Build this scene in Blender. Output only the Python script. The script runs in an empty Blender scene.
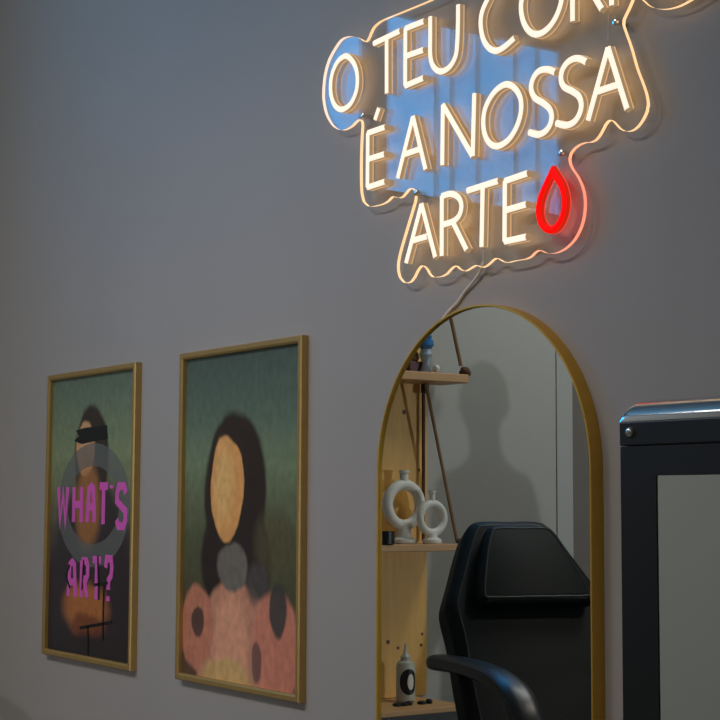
import bpy, bmesh, math, random
from mathutils import Vector, Matrix
random.seed(4)
sc = bpy.context.scene
PI = math.pi

# ------------------------------------------------------------------ camera
CAMZ = 1.40
F, YAW, PITCH, ROLL, DIST = 1573.14, 0.96217, 0.09066, 0.00475, 1.79974
fw = Vector((-math.sin(YAW)*math.cos(PITCH), math.cos(YAW)*math.cos(PITCH), math.sin(PITCH)))
r0 = Vector((math.cos(YAW), math.sin(YAW), 0)); u0 = r0.cross(fw)
rt = math.cos(ROLL)*r0 + math.sin(ROLL)*u0; up = rt.cross(fw)
CAM = Vector((0, -DIST, CAMZ))
cd = bpy.data.cameras.new('camera'); co = bpy.data.objects.new('camera', cd); sc.collection.objects.link(co)
cd.sensor_width = 36; cd.lens = F/720*36; cd.clip_start = .05
M = Matrix.Identity(4)
for i in range(3):
    M[i][0] = rt[i]; M[i][1] = up[i]; M[i][2] = -fw[i]; M[i][3] = CAM[i]
co.matrix_world = M; sc.camera = co
sc.view_settings.view_transform = 'Standard'; sc.view_settings.look = 'None'
sc.view_settings.gamma = 1; sc.view_settings.use_curve_mapping = False
sc.view_settings.exposure = 0.06
sc.cycles.use_denoising = True
sc.cycles.max_bounces = 8; sc.cycles.transparent_max_bounces = 16
sc.cycles.sample_clamp_indirect = 4

def ray(px, py): return (fw + rt*((px-360)/F) - up*((py-360)/F))
def at(px, py, y):                      # a point on the plane parallel to the feature wall
    d = ray(px, py); t = (y-CAM.y)/d.y; return CAM + d*t
def seen(px, py, x, ym=-.0215):          # a point on a plane x = const, seen in the mirror
    d = ray(px, py); t = (ym-CAM.y)/d.y; p = CAM + d*t
    s = (x-p.x)/d.x; return Vector((x, p.y-d.y*s, p.z+d.z*s))

# ------------------------------------------------------------------ world + lights
W = bpy.data.worlds.new('sky'); sc.world = W; W.use_nodes = True
nt = W.node_tree; bg = nt.nodes['Background']
tc = nt.nodes.new('ShaderNodeTexCoord'); sp = nt.nodes.new('ShaderNodeSeparateXYZ'); cr = nt.nodes.new('ShaderNodeValToRGB')
nt.links.new(tc.outputs['Generated'], sp.inputs[0]); nt.links.new(sp.outputs['Z'], cr.inputs[0]); nt.links.new(cr.outputs[0], bg.inputs[0])
cr.color_ramp.elements[0].position = .0; cr.color_ramp.elements[0].color = (.03, .34, .68, 1)
cr.color_ramp.elements[1].position = .22; cr.color_ramp.elements[1].color = (.0, .26, .66, 1)
bg.inputs[1].default_value = 9.6

XL, XR, YB, ZC = -4.72, 3.0, -5.6, 3.7      # room: left wall, right wall, back wall, ceiling
def area(name, loc, sx, sy, power, col, rot=(0, 0, 0), portal=False):
    l = bpy.data.lights.new(name, 'AREA'); l.shape = 'RECTANGLE'; l.size = sx; l.size_y = sy; l.energy = power; l.color = col
    o = bpy.data.objects.new(name, l); sc.collection.objects.link(o); o.location = loc; o.rotation_euler = rot
    if portal: l.cycles.is_portal = True
    return o
WY0, WY1 = -2.555, -1.10                       # the high window in the left wall
WZ0, WZ1 = 2.56, 3.27
area('window_portal', (XL-.055, (WY0+WY1)/2, (WZ0+WZ1)/2), WZ1-WZ0, WY1-WY0, 1, (1, 1, 1), (0, -PI/2, 0), True)
PANELS = [(-3.5, -2.7, 27, (.96, .95, .92)), (.2, -4.6, 12, (1, .92, .82))]  # second panel, near the back wall, is added fill
for px_, py_, pw_, c_ in PANELS:
    area('ceiling_panel_light', (px_, py_, ZC-.07), 1.16, .56, pw_, c_)
ADDED_SPOTS = [((-1.9, -2.5, ZC-.16), (-2.8, 0, .40), 76, 70), ((-3.9, -2.2, ZC-.16), (-3.75, 0, .9), 16, 66)]  # unseen spots added to brighten the wall towards the bottom
for lo_, to_, e_, a_ in ADDED_SPOTS:
    q_ = bpy.data.lights.new('added_spot_bulb', 'SPOT'); q_.energy = e_; q_.color = (1, .90, .80); q_.shadow_soft_size = .06; q_.spot_size = math.radians(a_); q_.spot_blend = 1
    w_ = bpy.data.objects.new('added_spot_bulb', q_); sc.collection.objects.link(w_); w_.location = lo_; w_.rotation_euler = (Vector(to_)-Vector(lo_)).to_track_quat('-Z', 'Y').to_euler()
LAMP = (1.5, -5.3, 1.45)  # unseen lamp added in place of daylight from a doorway
pl = bpy.data.lights.new('added_floor_lamp_bulb', 'SPOT'); pl.energy = 225; pl.color = (.90, .96, 1); pl.shadow_soft_size = .05
pl.spot_size = math.radians(60); pl.spot_blend = .6
po = bpy.data.objects.new('added_floor_lamp_bulb', pl); sc.collection.objects.link(po); po.location = LAMP
po.rotation_euler = (Vector((XL, -2.1, 1.5))-Vector(LAMP)).to_track_quat('-Z', 'Y').to_euler()

# ------------------------------------------------------------------ materials
def s2l(c):
    c = c/255.0
    return c/12.92 if c <= .04045 else ((c+.055)/1.055)**2.4
def rgb(r, g, b): return (s2l(r), s2l(g), s2l(b), 1)
def mat(name, col, rough=.5, metal=0., noise=0., nscale=20., bump=0., bscale=60., spec=.5, coat=0., stretch=None):
    m = bpy.data.materials.new(name); m.use_nodes = True; n = m.node_tree; b = n.nodes['Principled BSDF']
    b.inputs['Base Color'].default_value = col; b.inputs['Roughness'].default_value = rough; b.inputs['Metallic'].default_value = metal
    b.inputs['Specular IOR Level'].default_value = spec; b.inputs['Coat Weight'].default_value = coat
    t = n.nodes.new('ShaderNodeTexCoord'); src = t.outputs['Object']
    if stretch:
        mp = n.nodes.new('ShaderNodeMapping'); mp.inputs['Scale'].default_value = stretch
        n.links.new(src, mp.inputs[0]); src = mp.outputs[0]
    nz = n.nodes.new('ShaderNodeTexNoise'); nz.inputs['Scale'].default_value = nscale; nz.inputs['Detail'].default_value = 5
    n.links.new(src, nz.inputs['Vector'])
    mx = n.nodes.new('ShaderNodeMix'); mx.data_type = 'RGBA'
    mx.inputs['A'].default_value = tuple(c*(1-noise) for c in col[:3])+(1,)
    mx.inputs['B'].default_value = tuple(min(1, c*(1+noise)) for c in col[:3])+(1,)
    n.links.new(nz.outputs['Fac'], mx.inputs['Factor']); n.links.new(mx.outputs['Result'], b.inputs['Base Color'])
    if bump:
        nb = n.nodes.new('ShaderNodeTexNoise'); nb.inputs['Scale'].default_value = bscale; nb.inputs['Detail'].default_value = 6
        n.links.new(src, nb.inputs['Vector']); bp = n.nodes.new('ShaderNodeBump'); bp.inputs['Strength'].default_value = bump
        bp.inputs['Distance'].default_value = .01
        n.links.new(nb.outputs['Fac'], bp.inputs['Height']); n.links.new(bp.outputs[0], b.inputs['Normal'])
    return m
def emit(name, col, s):
    m = bpy.data.materials.new(name); m.use_nodes = True; b = m.node_tree.nodes['Principled BSDF']
    b.inputs['Base Color'].default_value = col; b.inputs['Emission Color'].default_value = col; b.inputs['Emission Strength'].default_value = s
    b.inputs['Roughness'].default_value = .6; b.inputs['Specular IOR Level'].default_value = .1; b.inputs['Base Color'].default_value = tuple(.35*c for c in col[:3])+(1,)
    return m
paint = mat('grey_wall_paint', (.405, .372, .350, 1), .62, noise=.05, nscale=2.2, bump=.12, bscale=14)
paint2 = mat('light_grey_wall_paint', (.43, .425, .39, 1), .7, noise=.03, nscale=2, bump=.1, bscale=20)
white = mat('ceiling_white', (.62, .62, .6, 1), .7)
floorm = mat('floor_grey', (.22, .2, .18, 1), .45, noise=.1, nscale=3)
gold = mat('brushed_gold', (.74, .43, .065, 1), .42, metal=.5, noise=.08, nscale=40)
goldp = mat('poster_frame_gold', (.47, .30, .10, 1), .42, metal=.45, noise=.1, nscale=30)
blackm = mat('black_metal', (.012, .012, .011, 1), .42)
gloss = mat('polished_steel', (.6, .62, .64, 1), .12, metal=1)
chrome = mat('chrome', (.8, .78, .74, 1), .2, metal=1)
leather3 = mat('glossier_black_leather', (.005, .006, .008, 1), .36, spec=.5, bump=.05, bscale=260)
leather = mat('black_leather', (.005, .0080, .0068, 1), .5, spec=.13, noise=.2, nscale=60, bump=.08, bscale=260)
leather2 = mat('black_leather_side', (.004, .005, .006, 1), .5, spec=.2, noise=.2, nscale=60)
pine = mat('pine_wood', (.90, .47, .12, 1), .5, noise=.28, nscale=5, bump=.05, stretch=(1, 6, .7))
pinel = mat('pine_shelf', (.58, .33, .14, 1), .5, noise=.2, nscale=5, stretch=(6, .7, 6))
knot = mat('pine_knot', (.13, .055, .02, 1), .6)
rope = mat('jute_rope', (.27, .17, .085, 1), .8, noise=.3, nscale=200)
roped = mat('dark_rope', (.12, .06, .03, 1), .8, noise=.3, nscale=200)
ceramic = mat('white_ceramic', (.78, .76, .68, 1), .5, noise=.04)
plastic = mat('white_plastic', (.48, .49, .40, 1), .4)
blackp = mat('black_plastic', (.008, .008, .009, 1), .4)
cablem = mat('white_cable', (.85, .80, .74, 1), .5)
trimm = mat('pale_door_trim', (.42, .42, .40, 1), .5)
doorm = mat('dark_grey_door', (.17, .145, .125, 1), .6, noise=.05)
bluem = mat('blue_glaze', (.03, .18, .42, 1), .3)
lblue = mat('pale_glaze', (.35, .42, .48, 1), .3)
wine = mat('dark_red_box', (.11, .035, .045, 1), .5)
brown = mat('brown_clay', (.2, .09, .04, 1), .6)
neon_w = emit('warm_neon_face', (1, .88, .72, 1), .98)
neon_f = emit('warm_neon_flange', (1, .62, .30, 1), .62)
neon_b = emit('warm_neon_base', (1, .58, .20, 1), 1.8)
neon_rb = emit('red_neon_base', (1, .03, .015, 1), 2.0)
neon_rf = emit('red_neon_flange', (1, .10, .07, 1), .7)
neon_s = emit('warm_neon_side', (1, .66, .36, 1), .28)
neon_r = emit('red_neon_face', (1, .002, .001, 1), 1.2)
neon_rs = emit('red_neon_side', (1, .03, .01, 1), .5)
def mirror_mat(name, col, rough=0.0):
    m = bpy.data.materials.new(name); m.use_nodes = True; b = m.node_tree.nodes['Principled BSDF']
    b.inputs['Base Color'].default_value = col; b.inputs['Metallic'].default_value = 1; b.inputs['Roughness'].default_value = rough
    return m
mirror_glass = mirror_mat('mirror_glass', (.85, .88, .86, 1))
door_glass = mirror_mat('reflective_door_glass', (.74, .76, .73, 1), .03)
def clear(name, tint, boost=1.0):
    m = bpy.data.materials.new(name); m.use_nodes = True; n = m.node_tree; n.nodes.remove(n.nodes['Principled BSDF'])
    out = n.nodes['Material Output']; tr = n.nodes.new('ShaderNodeBsdfTransparent'); tr.inputs[0].default_value = tint
    gl = n.nodes.new('ShaderNodeBsdfGlossy'); gl.inputs['Roughness'].default_value = 0.012
    lw = n.nodes.new('ShaderNodeLayerWeight'); lw.inputs[0].default_value = .5
    pw = n.nodes.new('ShaderNodeMath'); pw.operation = 'POWER'; pw.inputs[1].default_value = 5
    mu = n.nodes.new('ShaderNodeMath'); mu.operation = 'MULTIPLY_ADD'; mu.inputs[1].default_value = .96*boost; mu.inputs[2].default_value = .04*boost
    mx = n.nodes.new('ShaderNodeMixShader')
    n.links.new(lw.outputs['Facing'], pw.inputs[0]); n.links.new(pw.outputs[0], mu.inputs[0]); n.links.new(mu.outputs[0], mx.inputs[0])
    n.links.new(tr.outputs[0], mx.inputs[1]); n.links.new(gl.outputs[0], mx.inputs[2]); n.links.new(mx.outputs[0], out.inputs[0])
    return m
acrylic = clear('clear_acrylic', (.97, .97, .96, 1))
pane = clear('window_glass', (.98, .99, 1, 1))

# ------------------------------------------------------------------ helpers
def tag(o, label=None, cat=None, group=None, kind=None):
    if label: o['label'] = label
    if cat: o['category'] = cat
    if group: o['group'] = group
    if kind: o['kind'] = kind
    return o
def empty(name, loc, rz=0, **k):
    o = bpy.data.objects.new(name, None); sc.collection.objects.link(o); o.location = loc; o.rotation_euler = (0, 0, rz)
    o.empty_display_size = .05
    return tag(o, **k)
def obj(name, bm, mats, parent=None, smooth=False, origin=None):
    """link a bmesh as one object; geometry is given in the parent's space (or world when top-level)"""
    me = bpy.data.meshes.new(name)
    if origin is not None: bmesh.ops.translate(bm, verts=bm.verts, vec=-Vector(origin))
    bmesh.ops.recalc_face_normals(bm, faces=bm.faces)
    bm.to_mesh(me); bm.free()
    for m in (mats if isinstance(mats, (list, tuple)) else [mats]): me.materials.append(m)
    if smooth:
        for p in me.polygons: p.use_smooth = True
        me.set_sharp_from_angle(angle=math.radians(38))
    o = bpy.data.objects.new(name, me); sc.collection.objects.link(o)
    if origin is not None: o.location = origin
    if parent: o.parent = parent
    return o
def box(bm, x0, x1, y0, y1, z0, z1, mi=0, bev=0, seg=2):
    t = bmesh.new()
    v = [t.verts.new((x, y, z)) for x in (x0, x1) for y in (y0, y1) for z in (z0, z1)]
    for f in ((0, 1, 3, 2), (4, 6, 7, 5), (0, 4, 5, 1), (2, 3, 7, 6), (0, 2, 6, 4), (1, 5, 7, 3)): t.faces.new([v[i] for i in f])
    if bev: bmesh.ops.bevel(t, geom=t.edges[:], offset=bev, segments=seg, affect='EDGES', profile=.5)
    merge(bm, t, mi)
def merge(bm, t, mi=0, mtx=None):
    vm = {}
    for v in t.verts: vm[v] = bm.verts.new(mtx @ v.co if mtx else v.co)
    for f in t.faces:
        try: g = bm.faces.new([vm[v] for v in f.verts]); g.material_index = mi if mi is not None else f.material_index
        except ValueError: pass
    t.free()
def BX(*a, **k):
    bm = bmesh.new(); box(bm, *a, **k); return bm
def lathe(bm, prof, c=(0, 0, 0), n=28, mi=0):
    rings = []
    for r, z in prof: rings.append([bm.verts.new((c[0]+r*math.cos(2*PI*i/n), c[1]+r*math.sin(2*PI*i/n), c[2]+z)) for i in range(n)])
    for a, b in zip(rings, rings[1:]):
        for i in range(n):
            f = bm.faces.new((a[i], a[(i+1) % n], b[(i+1) % n], b[i])); f.material_index = mi
    for r in (rings[0], rings[-1]):
        f = bm.faces.new(r); f.material_index = mi
def tube(bm, pts, r, n=10, closed=False, mi=0, squash=None):
    """round tube along 3-D points; r may be a list"""
    pts = [Vector(p) for p in pts]; N = len(pts); rings = []
    ref = Vector((0, 0, 1))
    prev = None
    for i, p in enumerate(pts):
        a = pts[i-1] if (i or closed) else p; b = pts[(i+1) % N] if (i < N-1 or closed) else p
        t = (b-a).normalized()
        if prev is None:
            s = t.cross(ref)
            if s.length < 1e-3: s = t.cross(Vector((0, 1, 0)))
            s.normalize()
        else: s = (prev - t*prev.dot(t)).normalized()
        prev = s; q = s.cross(t); rr = r[i] if isinstance(r, (list, tuple)) else r
        rings.append([bm.verts.new(p + s*rr*math.cos(2*PI*k/n) + q*rr*math.sin(2*PI*k/n)) for k in range(n)])
    m = N if closed else N-1
    for i in range(m):
        a, b = rings[i], rings[(i+1) % N]
        for k in range(n):
            f = bm.faces.new((a[k], a[(k+1) % n], b[(k+1) % n], b[k])); f.material_index = mi
    if not closed:
        for q in (rings[0], rings[-1]):
            f = bm.faces.new(q); f.material_index = mi
def smoothpts(P, n=6, closed=False):
    out = []; N = len(P)
    for i in range(N if closed else N-1):
        g = lambda k: P[k % N] if closed else P[max(0, min(N-1, k))]
        p0, p1, p2, p3 = g(i-1), g(i), g(i+1), g(i+2)
        for j in range(n):
            t = j/n
            out.append(tuple(.5*((2*b)+(c-a)*t+(2*a-5*b+4*c-d)*t*t+(3*b-a-3*c+d)*t**3) for a, b, c, d in zip(p0, p1, p2, p3)))
    if not closed: out.append(tuple(P[-1]))
    return out
def sweep(bm, pts, prof, y0, closed=False, mids=None, cap_mi=0):
    """sweep a profile [(side, out)] along 2-D (x, z) points on the wall plane; 'out' goes towards -y from y0"""
    P = [Vector((p[0], p[1])) for p in pts]; N = len(P); rings = []
    for i, p in enumerate(P):
        a = (P[i]-P[i-1]) if (i or closed) else (P[1]-P[0])
        b = (P[(i+1) % N]-P[i]) if (i < N-1 or closed) else a
        if a.length < 1e-9: a = b
        if b.length < 1e-9: b = a
        a = a.normalized(); b = b.normalized(); t = a+b
        if t.length < .35: t = b
        t.normalize(); s = Vector((-t.y, t.x)); k = 1/max(.45, s.dot(Vector((-b.y, b.x))))
        rings.append([bm.verts.new((p.x+s.x*u*k, y0-o, p.y+s.y*u*k)) for u, o in prof])
    m = N if closed else N-1; L = len(prof)
    for i in range(m):
        a, b = rings[i], rings[(i+1) % N]
        for k in range(L):
            f = bm.faces.new((a[k], a[(k+1) % L], b[(k+1) % L], b[k])); f.material_index = mids[k] if mids else 0
    if not closed:
        for q in (rings[0], rings[-1]):
            f = bm.faces.new(q); f.material_index = cap_mi
def prism(bm, poly, y0, y1, mi=0, side=0):
    a = [bm.verts.new((x, y0, z)) for x, z in poly]; b = [bm.verts.new((x, y1, z)) for x, z in poly]
    f = bm.faces.new(a); f.material_index = mi; f = bm.faces.new(b[::-1]); f.material_index = mi
    for i in range(len(a)):
        f = bm.faces.new((a[i], a[(i+1) % len(a)], b[(i+1) % len(a)], b[i])); f.material_index = side

# ------------------------------------------------------------------ room shell
S = 'structure'
tag(obj('floor', BX(XL-.15, XR+.15, YB-.15, .15, -.1, 0), floorm), kind=S)
tag(obj('ceiling', BX(XL-.15, XR+.15, YB-.15, .15, ZC, ZC+.1), white), kind=S)
tag(obj('wall_front', BX(XL-.15, XR+.15, 0, .15, 0, ZC), paint), kind=S)
tag(obj('wall_back', BX(XL-.15, XR+.15, YB-.15, YB, 0, ZC), paint2), kind=S)
tag(obj('wall_right', BX(XR, XR+.15, YB, 0, 0, ZC), paint2), kind=S)
DY1, DY0 = -2.576, -3.50          # door in the left wall
bm = bmesh.new()
box(bm, XL-.05, XL, WY1, 0, 0, ZC); box(bm, XL-.05, XL, WY0, WY1, 0, WZ0); box(bm, XL-.05, XL, WY0, WY1, WZ1, ZC)
box(bm, XL-.05, XL, DY1, WY0, 0, ZC); box(bm, XL-.05, XL, DY0, DY1, 2.35, ZC); box(bm, XL-.05, XL, YB, DY0, 0, ZC)
tag(obj('wall_left', bm, paint2), kind=S)
# high window: frame with slim uprights, one wide post, glass
w = empty('window_1', (XL-.02, (WY0+WY1)/2, WZ0), kind=S)
bm = bmesh.new(); L = (WY1-WY0)/2; H = WZ1-WZ0
box(bm, -.02, .015, -L, L, 0, .012); box(bm, -.02, .015, -L, L, H-.012, H); box(bm, -.02, .015, -L, -L+.012, 0, H); box(bm, -.02, .015, L-.02, L, 0, H)
cy = (WY0+WY1)/2
MY = -1.603 - cy
box(bm, -.02, .015, MY-.052, MY+.052, 0, H)
for px in (430, 446, 472, 510, 532):
    yy = seen(px, 120, XL-.02, -.035).y - cy; box(bm, -.003, .003, yy-.0045, yy+.0045, .01, H-.01)
obj('window_frame', bm, mat('window_frame_grey', (.22, .22, .23, 1), .5), w)
obj('window_pane', BX(-.004, .004, -L+.02, L-.02, .02, H-.02), pane, w)
# door and its pale casing
d = empty('door_1', (XL-.025, (DY0+DY1)/2, 0), kind=S)
obj('door_panel', BX(-.02, .02, -.455, .455, .005, 2.34), doorm, d)
bm = bmesh.new(); tube(bm, [(.02, .38, 1.0), (.075, .38, 1.0), (.075, .27, 1.0)], .009); obj('door_handle', bm, chrome, d, True)
bm = bmesh.new()
box(bm, XL, XL+.006, DY1, DY1+.085, 0, 2.43, bev=.002); box(bm, XL, XL+.006, DY0-.085, DY0, 0, 2.43, bev=.002); box(bm, XL, XL+.006, DY0, DY1, 2.35, 2.43, bev=.002)
tag(obj('trim_1', bm, trimm), kind=S)
for nme, b in (('baseboard_front', (XL, XR, -.012, 0, 0, .08)), ('baseboard_back', (XL, XR, YB, YB+.012, 0, .08))):
    tag(obj(nme, BX(*b), doorm), kind=S)
# ceiling panels, the back one added for fill
for k, (x, y, p_, c_) in enumerate(PANELS):
    t = empty('ceiling_light', (x, y, ZC), label='recessed white ceiling light panel ' + ('over the black treatment chair' if k == 0 else 'added for fill near the back wall'), cat='ceiling light')
    bm = bmesh.new(); box(bm, -.62, .62, -.32, .32, -.03, 0); obj('light_housing', bm, white, t)
for k, (lo_, to_, e_, a_) in enumerate(ADDED_SPOTS):
    dd = (Vector(to_)-Vector(lo_)).normalized()
    t = empty('added_spotlight', (lo_[0], lo_[1], ZC), label='small black ceiling spotlight added to grade the wall light, aimed at the ' + ('mirror' if k == 0 else 'framed posters'), cat='spotlight')
    bm = bmesh.new(); lathe(bm, [(.045, -.02), (.045, 0)], n=20); obj('mount', bm, blackm, t, True)
    bm = bmesh.new(); p0_ = Vector((0, 0, -.16))
    tube(bm, [tuple(p0_-dd*.10), tuple(p0_-dd*.09), tuple(p0_-dd*.012)], [.02, .04, .045], 18); obj('lamp_head', bm, blackm, t, True)
    bm = bmesh.new(); tube(bm, [(0, 0, -.015), tuple(p0_-dd*.06)], .008, 8); obj('arm', bm, blackm, t, True)
# added floor lamp for doorway daylight, throws the person's shadow on the left wall
t = empty('added_floor_lamp', (LAMP[0]+.1, LAMP[1]-.03, 0), label='added black floor lamp with a tilted spot head near the back wall, standing in for doorway daylight', cat='floor lamp')
bm = bmesh.new(); lathe(bm, [(.14, 0), (.14, .02), (.02, .03)]); obj('lamp_base', bm, blackm, t, True)
bm = bmesh.new(); lathe(bm, [(.011, .02), (.011, 1.42)], n=12); obj('lamp_pole', bm, blackm, t, True)
bm = bmesh.new(); lathe(bm, [(.06, -.07), (.075, .09), (.07, .09), (.055, -.06)]); 
bmesh.ops.rotate(bm, verts=bm.verts, matrix=Matrix.Rotation(-PI/2, 3, 'Y')); bmesh.ops.translate(bm, verts=bm.verts, vec=(.01, 0, 1.45))
obj('lamp_shade', bm, blackm, t, True)

# ------------------------------------------------------------------ posters
def art_nodes(m, base, layers, dist=.03):
    n = m.node_tree; b = n.nodes['Principled BSDF']
    t = n.nodes.new('ShaderNodeTexCoord'); nz = n.nodes.new('ShaderNodeTexNoise'); nz.inputs['Scale'].default_value = 7; nz.inputs['Detail'].default_value = 6
    n.links.new(t.outputs['Generated'], nz.inputs['Vector'])
    sb = n.nodes.new('ShaderNodeVectorMath'); sb.operation = 'SUBTRACT'; sb.inputs[1].default_value = (.5, .5, .5); n.links.new(nz.outputs['Color'], sb.inputs[0])
    sca = n.nodes.new('ShaderNodeVectorMath'); sca.operation = 'SCALE'; sca.inputs['Scale'].default_value = dist; n.links.new(sb.outputs[0], sca.inputs[0])
    ad = n.nodes.new('ShaderNodeVectorMath'); ad.operation = 'ADD'; n.links.new(t.outputs['Generated'], ad.inputs[0]); n.links.new(sca.outputs[0], ad.inputs[1])
    sep = n.nodes.new('ShaderNodeSeparateXYZ'); n.links.new(ad.outputs[0], sep.inputs[0])
    ramp = n.nodes.new('ShaderNodeValToRGB'); e = ramp.color_ramp.elements
    e[0].position, e[0].color = base[0]; e[1].position, e[1].color = base[-1]
    for pos, c in base[1:-1]:
        q = e.new(pos); q.color = c
    n.links.new(sep.outputs['Z'], ramp.inputs[0]); cur = ramp.outputs[0]
    for (cx, cz, rx, rz, soft, c, op) in layers:
        mp = n.nodes.new('ShaderNodeVectorMath'); mp.operation = 'SUBTRACT'; mp.inputs[1].default_value = (cx, .5, cz); n.links.new(ad.outputs[0], mp.inputs[0])
        ml = n.nodes.new('ShaderNodeVectorMath'); ml.operation = 'MULTIPLY'; ml.inputs[1].default_value = (1/rx, 0, 1/rz); n.links.new(mp.outputs[0], ml.inputs[0])
        ln = n.nodes.new('ShaderNodeVectorMath'); ln.operation = 'LENGTH'; n.links.new(ml.outputs[0], ln.inputs[0])
        mr = n.nodes.new('ShaderNodeMapRange'); mr.interpolation_type = 'SMOOTHSTEP'
        mr.inputs['From Min'].default_value = 1-soft; mr.inputs['From Max'].default_value = 1+soft; mr.inputs['To Min'].default_value = op; mr.inputs['To Max'].default_value = 0
        n.links.new(ln.outputs['Value'], mr.inputs['Value'])
        mx = n.nodes.new('ShaderNodeMix'); mx.data_type = 'RGBA'; n.links.new(mr.outputs[0], mx.inputs['Factor']); n.links.new(cur, mx.inputs['A']); mx.inputs['B'].default_value = c
        cur = mx.outputs['Result']
    # fine mottling
    n2 = n.nodes.new('ShaderNodeTexNoise'); n2.inputs['Scale'].default_value = 26; n2.inputs['Detail'].default_value = 8; n.links.new(t.outputs['Generated'], n2.inputs['Vector'])
    mr = n.nodes.new('ShaderNodeMapRange'); mr.inputs['To Min'].default_value = .62; mr.inputs['To Max'].default_value = 1.38; n.links.new(n2.outputs['Fac'], mr.inputs['Value'])
    vm = n.nodes.new('ShaderNodeVectorMath'); vm.operation = 'SCALE'; n.links.new(cur, vm.inputs[0]); n.links.new(mr.outputs[0], vm.inputs['Scale'])
    n.links.new(vm.outputs[0], b.inputs['Base Color'])
def A(r, g, b):                     # print colours: seen colour -> paint colour under this room's light
    return tuple(min(1, v*2.15) for v in rgb(r, g, b)[:3])+(1,)
PW, PH, PD = .5356, .7640, .019
def poster(x0, zt, label, base, layers, dist):
    t = empty('framed_poster', (x0+PW/2, 0, zt-PH), label=label, cat='framed poster', group='gold-framed posters on the grey wall')
    # frame: swept square section with a step down to the print
    c = [(-PW/2, 0), (PW/2, 0), (PW/2, PH), (-PW/2, PH)]
    bm = bmesh.new(); sweep(bm, c, [(0, .0), (0, PD-.003), (.0025, PD), (.011, PD), (.0155, PD-.003), (.0155, 0)], -.0005, True)
    obj('frame', bm, goldp, t)
    m = mat('printed_art', (.2, .2, .2, 1), .32, spec=.35); m.node_tree.nodes['Principled BSDF'].inputs['Coat Weight'].default_value = .25
    art_nodes(m, base, layers, dist)
    obj('print', BX(-PW/2+.0152, PW/2-.0152, -.0075, -.002, .0152, PH-.0152), m, t)
    return t
sk = A(190, 135, 85)
p1 = poster(-4.0749, CAMZ+.3488, 'narrow-looking gold-framed poster farthest left, dark artwork printed with the pink words WHAT\'S ART?',
    [(0, A(26, 22, 26)), (.30, A(34, 28, 34)), (.45, A(60, 56, 50)), (.60, A(88, 92, 68)), (.72, A(96, 106, 78)), (.86, A(84, 96, 76)), (1, A(70, 82, 70))],
    [(.50, .70, .20, .19, .08, A(36, 28, 22), 1), (.52, .30, .46, .34, .15, A(34, 26, 30), .95), (.43, .735, .11, .10, .08, A(160, 120, 84), 1), (.47, .53, .15, .15, .3, A(130, 85, 45), .8),
     (.46, .17, .26, .085, .3, A(140, 84, 42), .9), (.5, .10, .2, .05, .3, A(90, 45, 25), .9), (.75, .03, .5, .05, .4, A(30, 24, 26), 1)], .05)
p2 = poster(-3.3083, CAMZ+.3520, 'larger-looking gold-framed poster beside the arched mirror, abstract dark and tan shapes on green',
    [(0, A(70, 50, 40)), (.2, A(58, 52, 36)), (.42, A(62, 66, 46)), (.56, A(78, 84, 62)), (.66, A(88, 100, 76)), (.80, A(70, 84, 72)), (1, A(54, 66, 60))],
    [(.46, .56, .27, .26, .07, A(34, 24, 20), 1), (.47, .36, .30, .20, .07, A(32, 24, 22), 1), (.80, .42, .16, .10, .3, A(66, 60, 40), .7), (.39, .585, .145, .16, .05, A(176, 124, 72), 1), (.36, .60, .08, .11, .5, A(196, 148, 92), .6),
     (.47, .07, .34, .235, .06, A(150, 102, 82), 1), (.44, .10, .15, .17, .3, A(176, 124, 98), .8), (.45, .345, .13, .075, .12, A(86, 80, 74), 1), (.66, .30, .09, .06, .3, A(58, 54, 52), .9),
     (.13, .15, .15, .13, .10, A(150, 94, 74), .95), (.82, .12, .19, .16, .10, A(158, 98, 80), .95), (.14, .17, .055, .045, .15, A(40, 34, 34), .85), (.83, .23, .07, .075, .15, A(46, 46, 46), .95),
     (.66, .07, .04, .06, .2, A(48, 42, 48), .7), (.40, .015, .2, .05, .3, A(160, 132, 80), .8)], .05)

# strokes of letters in a unit box
GL = {
 'W': [[(0, 1), (.22, 0), (.5, .8), (.78, 0), (1, 1)]],
 'H': [[(0, 1), (0, 0)], [(1, 1), (1, 0)], [(0, .5), (1, .5)]],
 'A': [[(0, 0), (.2, .92), (.5, 1), (.8, .92), (1, 0)], [(.1, .42), (.9, .42)]],
 'T': [[(0, 1), (1, 1)], [(.5, 1), (.5, 0)]],
 "'": [[(.5, 1), (.5, .72)]],
 'S': [[(1, .82), (.8, 1), (.2, 1), (0, .82), (0, .62), (1, .38), (1, .16), (.8, 0), (.2, 0), (0, .16)]],
 'R': [[(0, 0), (0, 1)], [(0, 1), (.8, 1), (1, .85), (1, .62), (.8, .5), (0, .5)], [(.5, .5), (1, 0)]],
 '?': [[(0, .78), (.15, 1), (.85, 1), (1, .8), (.9, .6), (.5, .48), (.5, .25)], [(.5, .1), (.5, -.02)]],
}
def ribbon(bm, pts, wd, y, th=.0006):
    sweep(bm, pts, [(-wd/2, 0), (-wd/2, th), (wd/2, th), (wd/2, 0)], y, False)
pink = mat('magenta_ink', A(166, 68, 140), .45)
YP = -.0078
def letters(word, boxes, parent, ph):
    for ch, (xa, xb, ya, yb) in zip(word, boxes):      # boxes in picture pixels on the print plane
        a = at(xa, yb, YP)-parent.location; b = at(xb, ya, YP)-parent.location
        bm = bmesh.new()
        for i, s in enumerate(GL[ch]):
            ribbon(bm, [(a.x+(b.x-a.x)*u, a.z+(b.z-a.z)*v) for u, v in s], ph, YP+.0003-i*.0003)
        obj('printed_letter', bm, pink, parent)
letters("WHAT'S", [(58, 68, 487, 522), (73.5, 82, 487, 522), (87, 95, 486, 522), (99, 108, 486, 524), (110.5, 112.5, 485, 497), (116.5, 126, 486, 526)], p1, .020)
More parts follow.
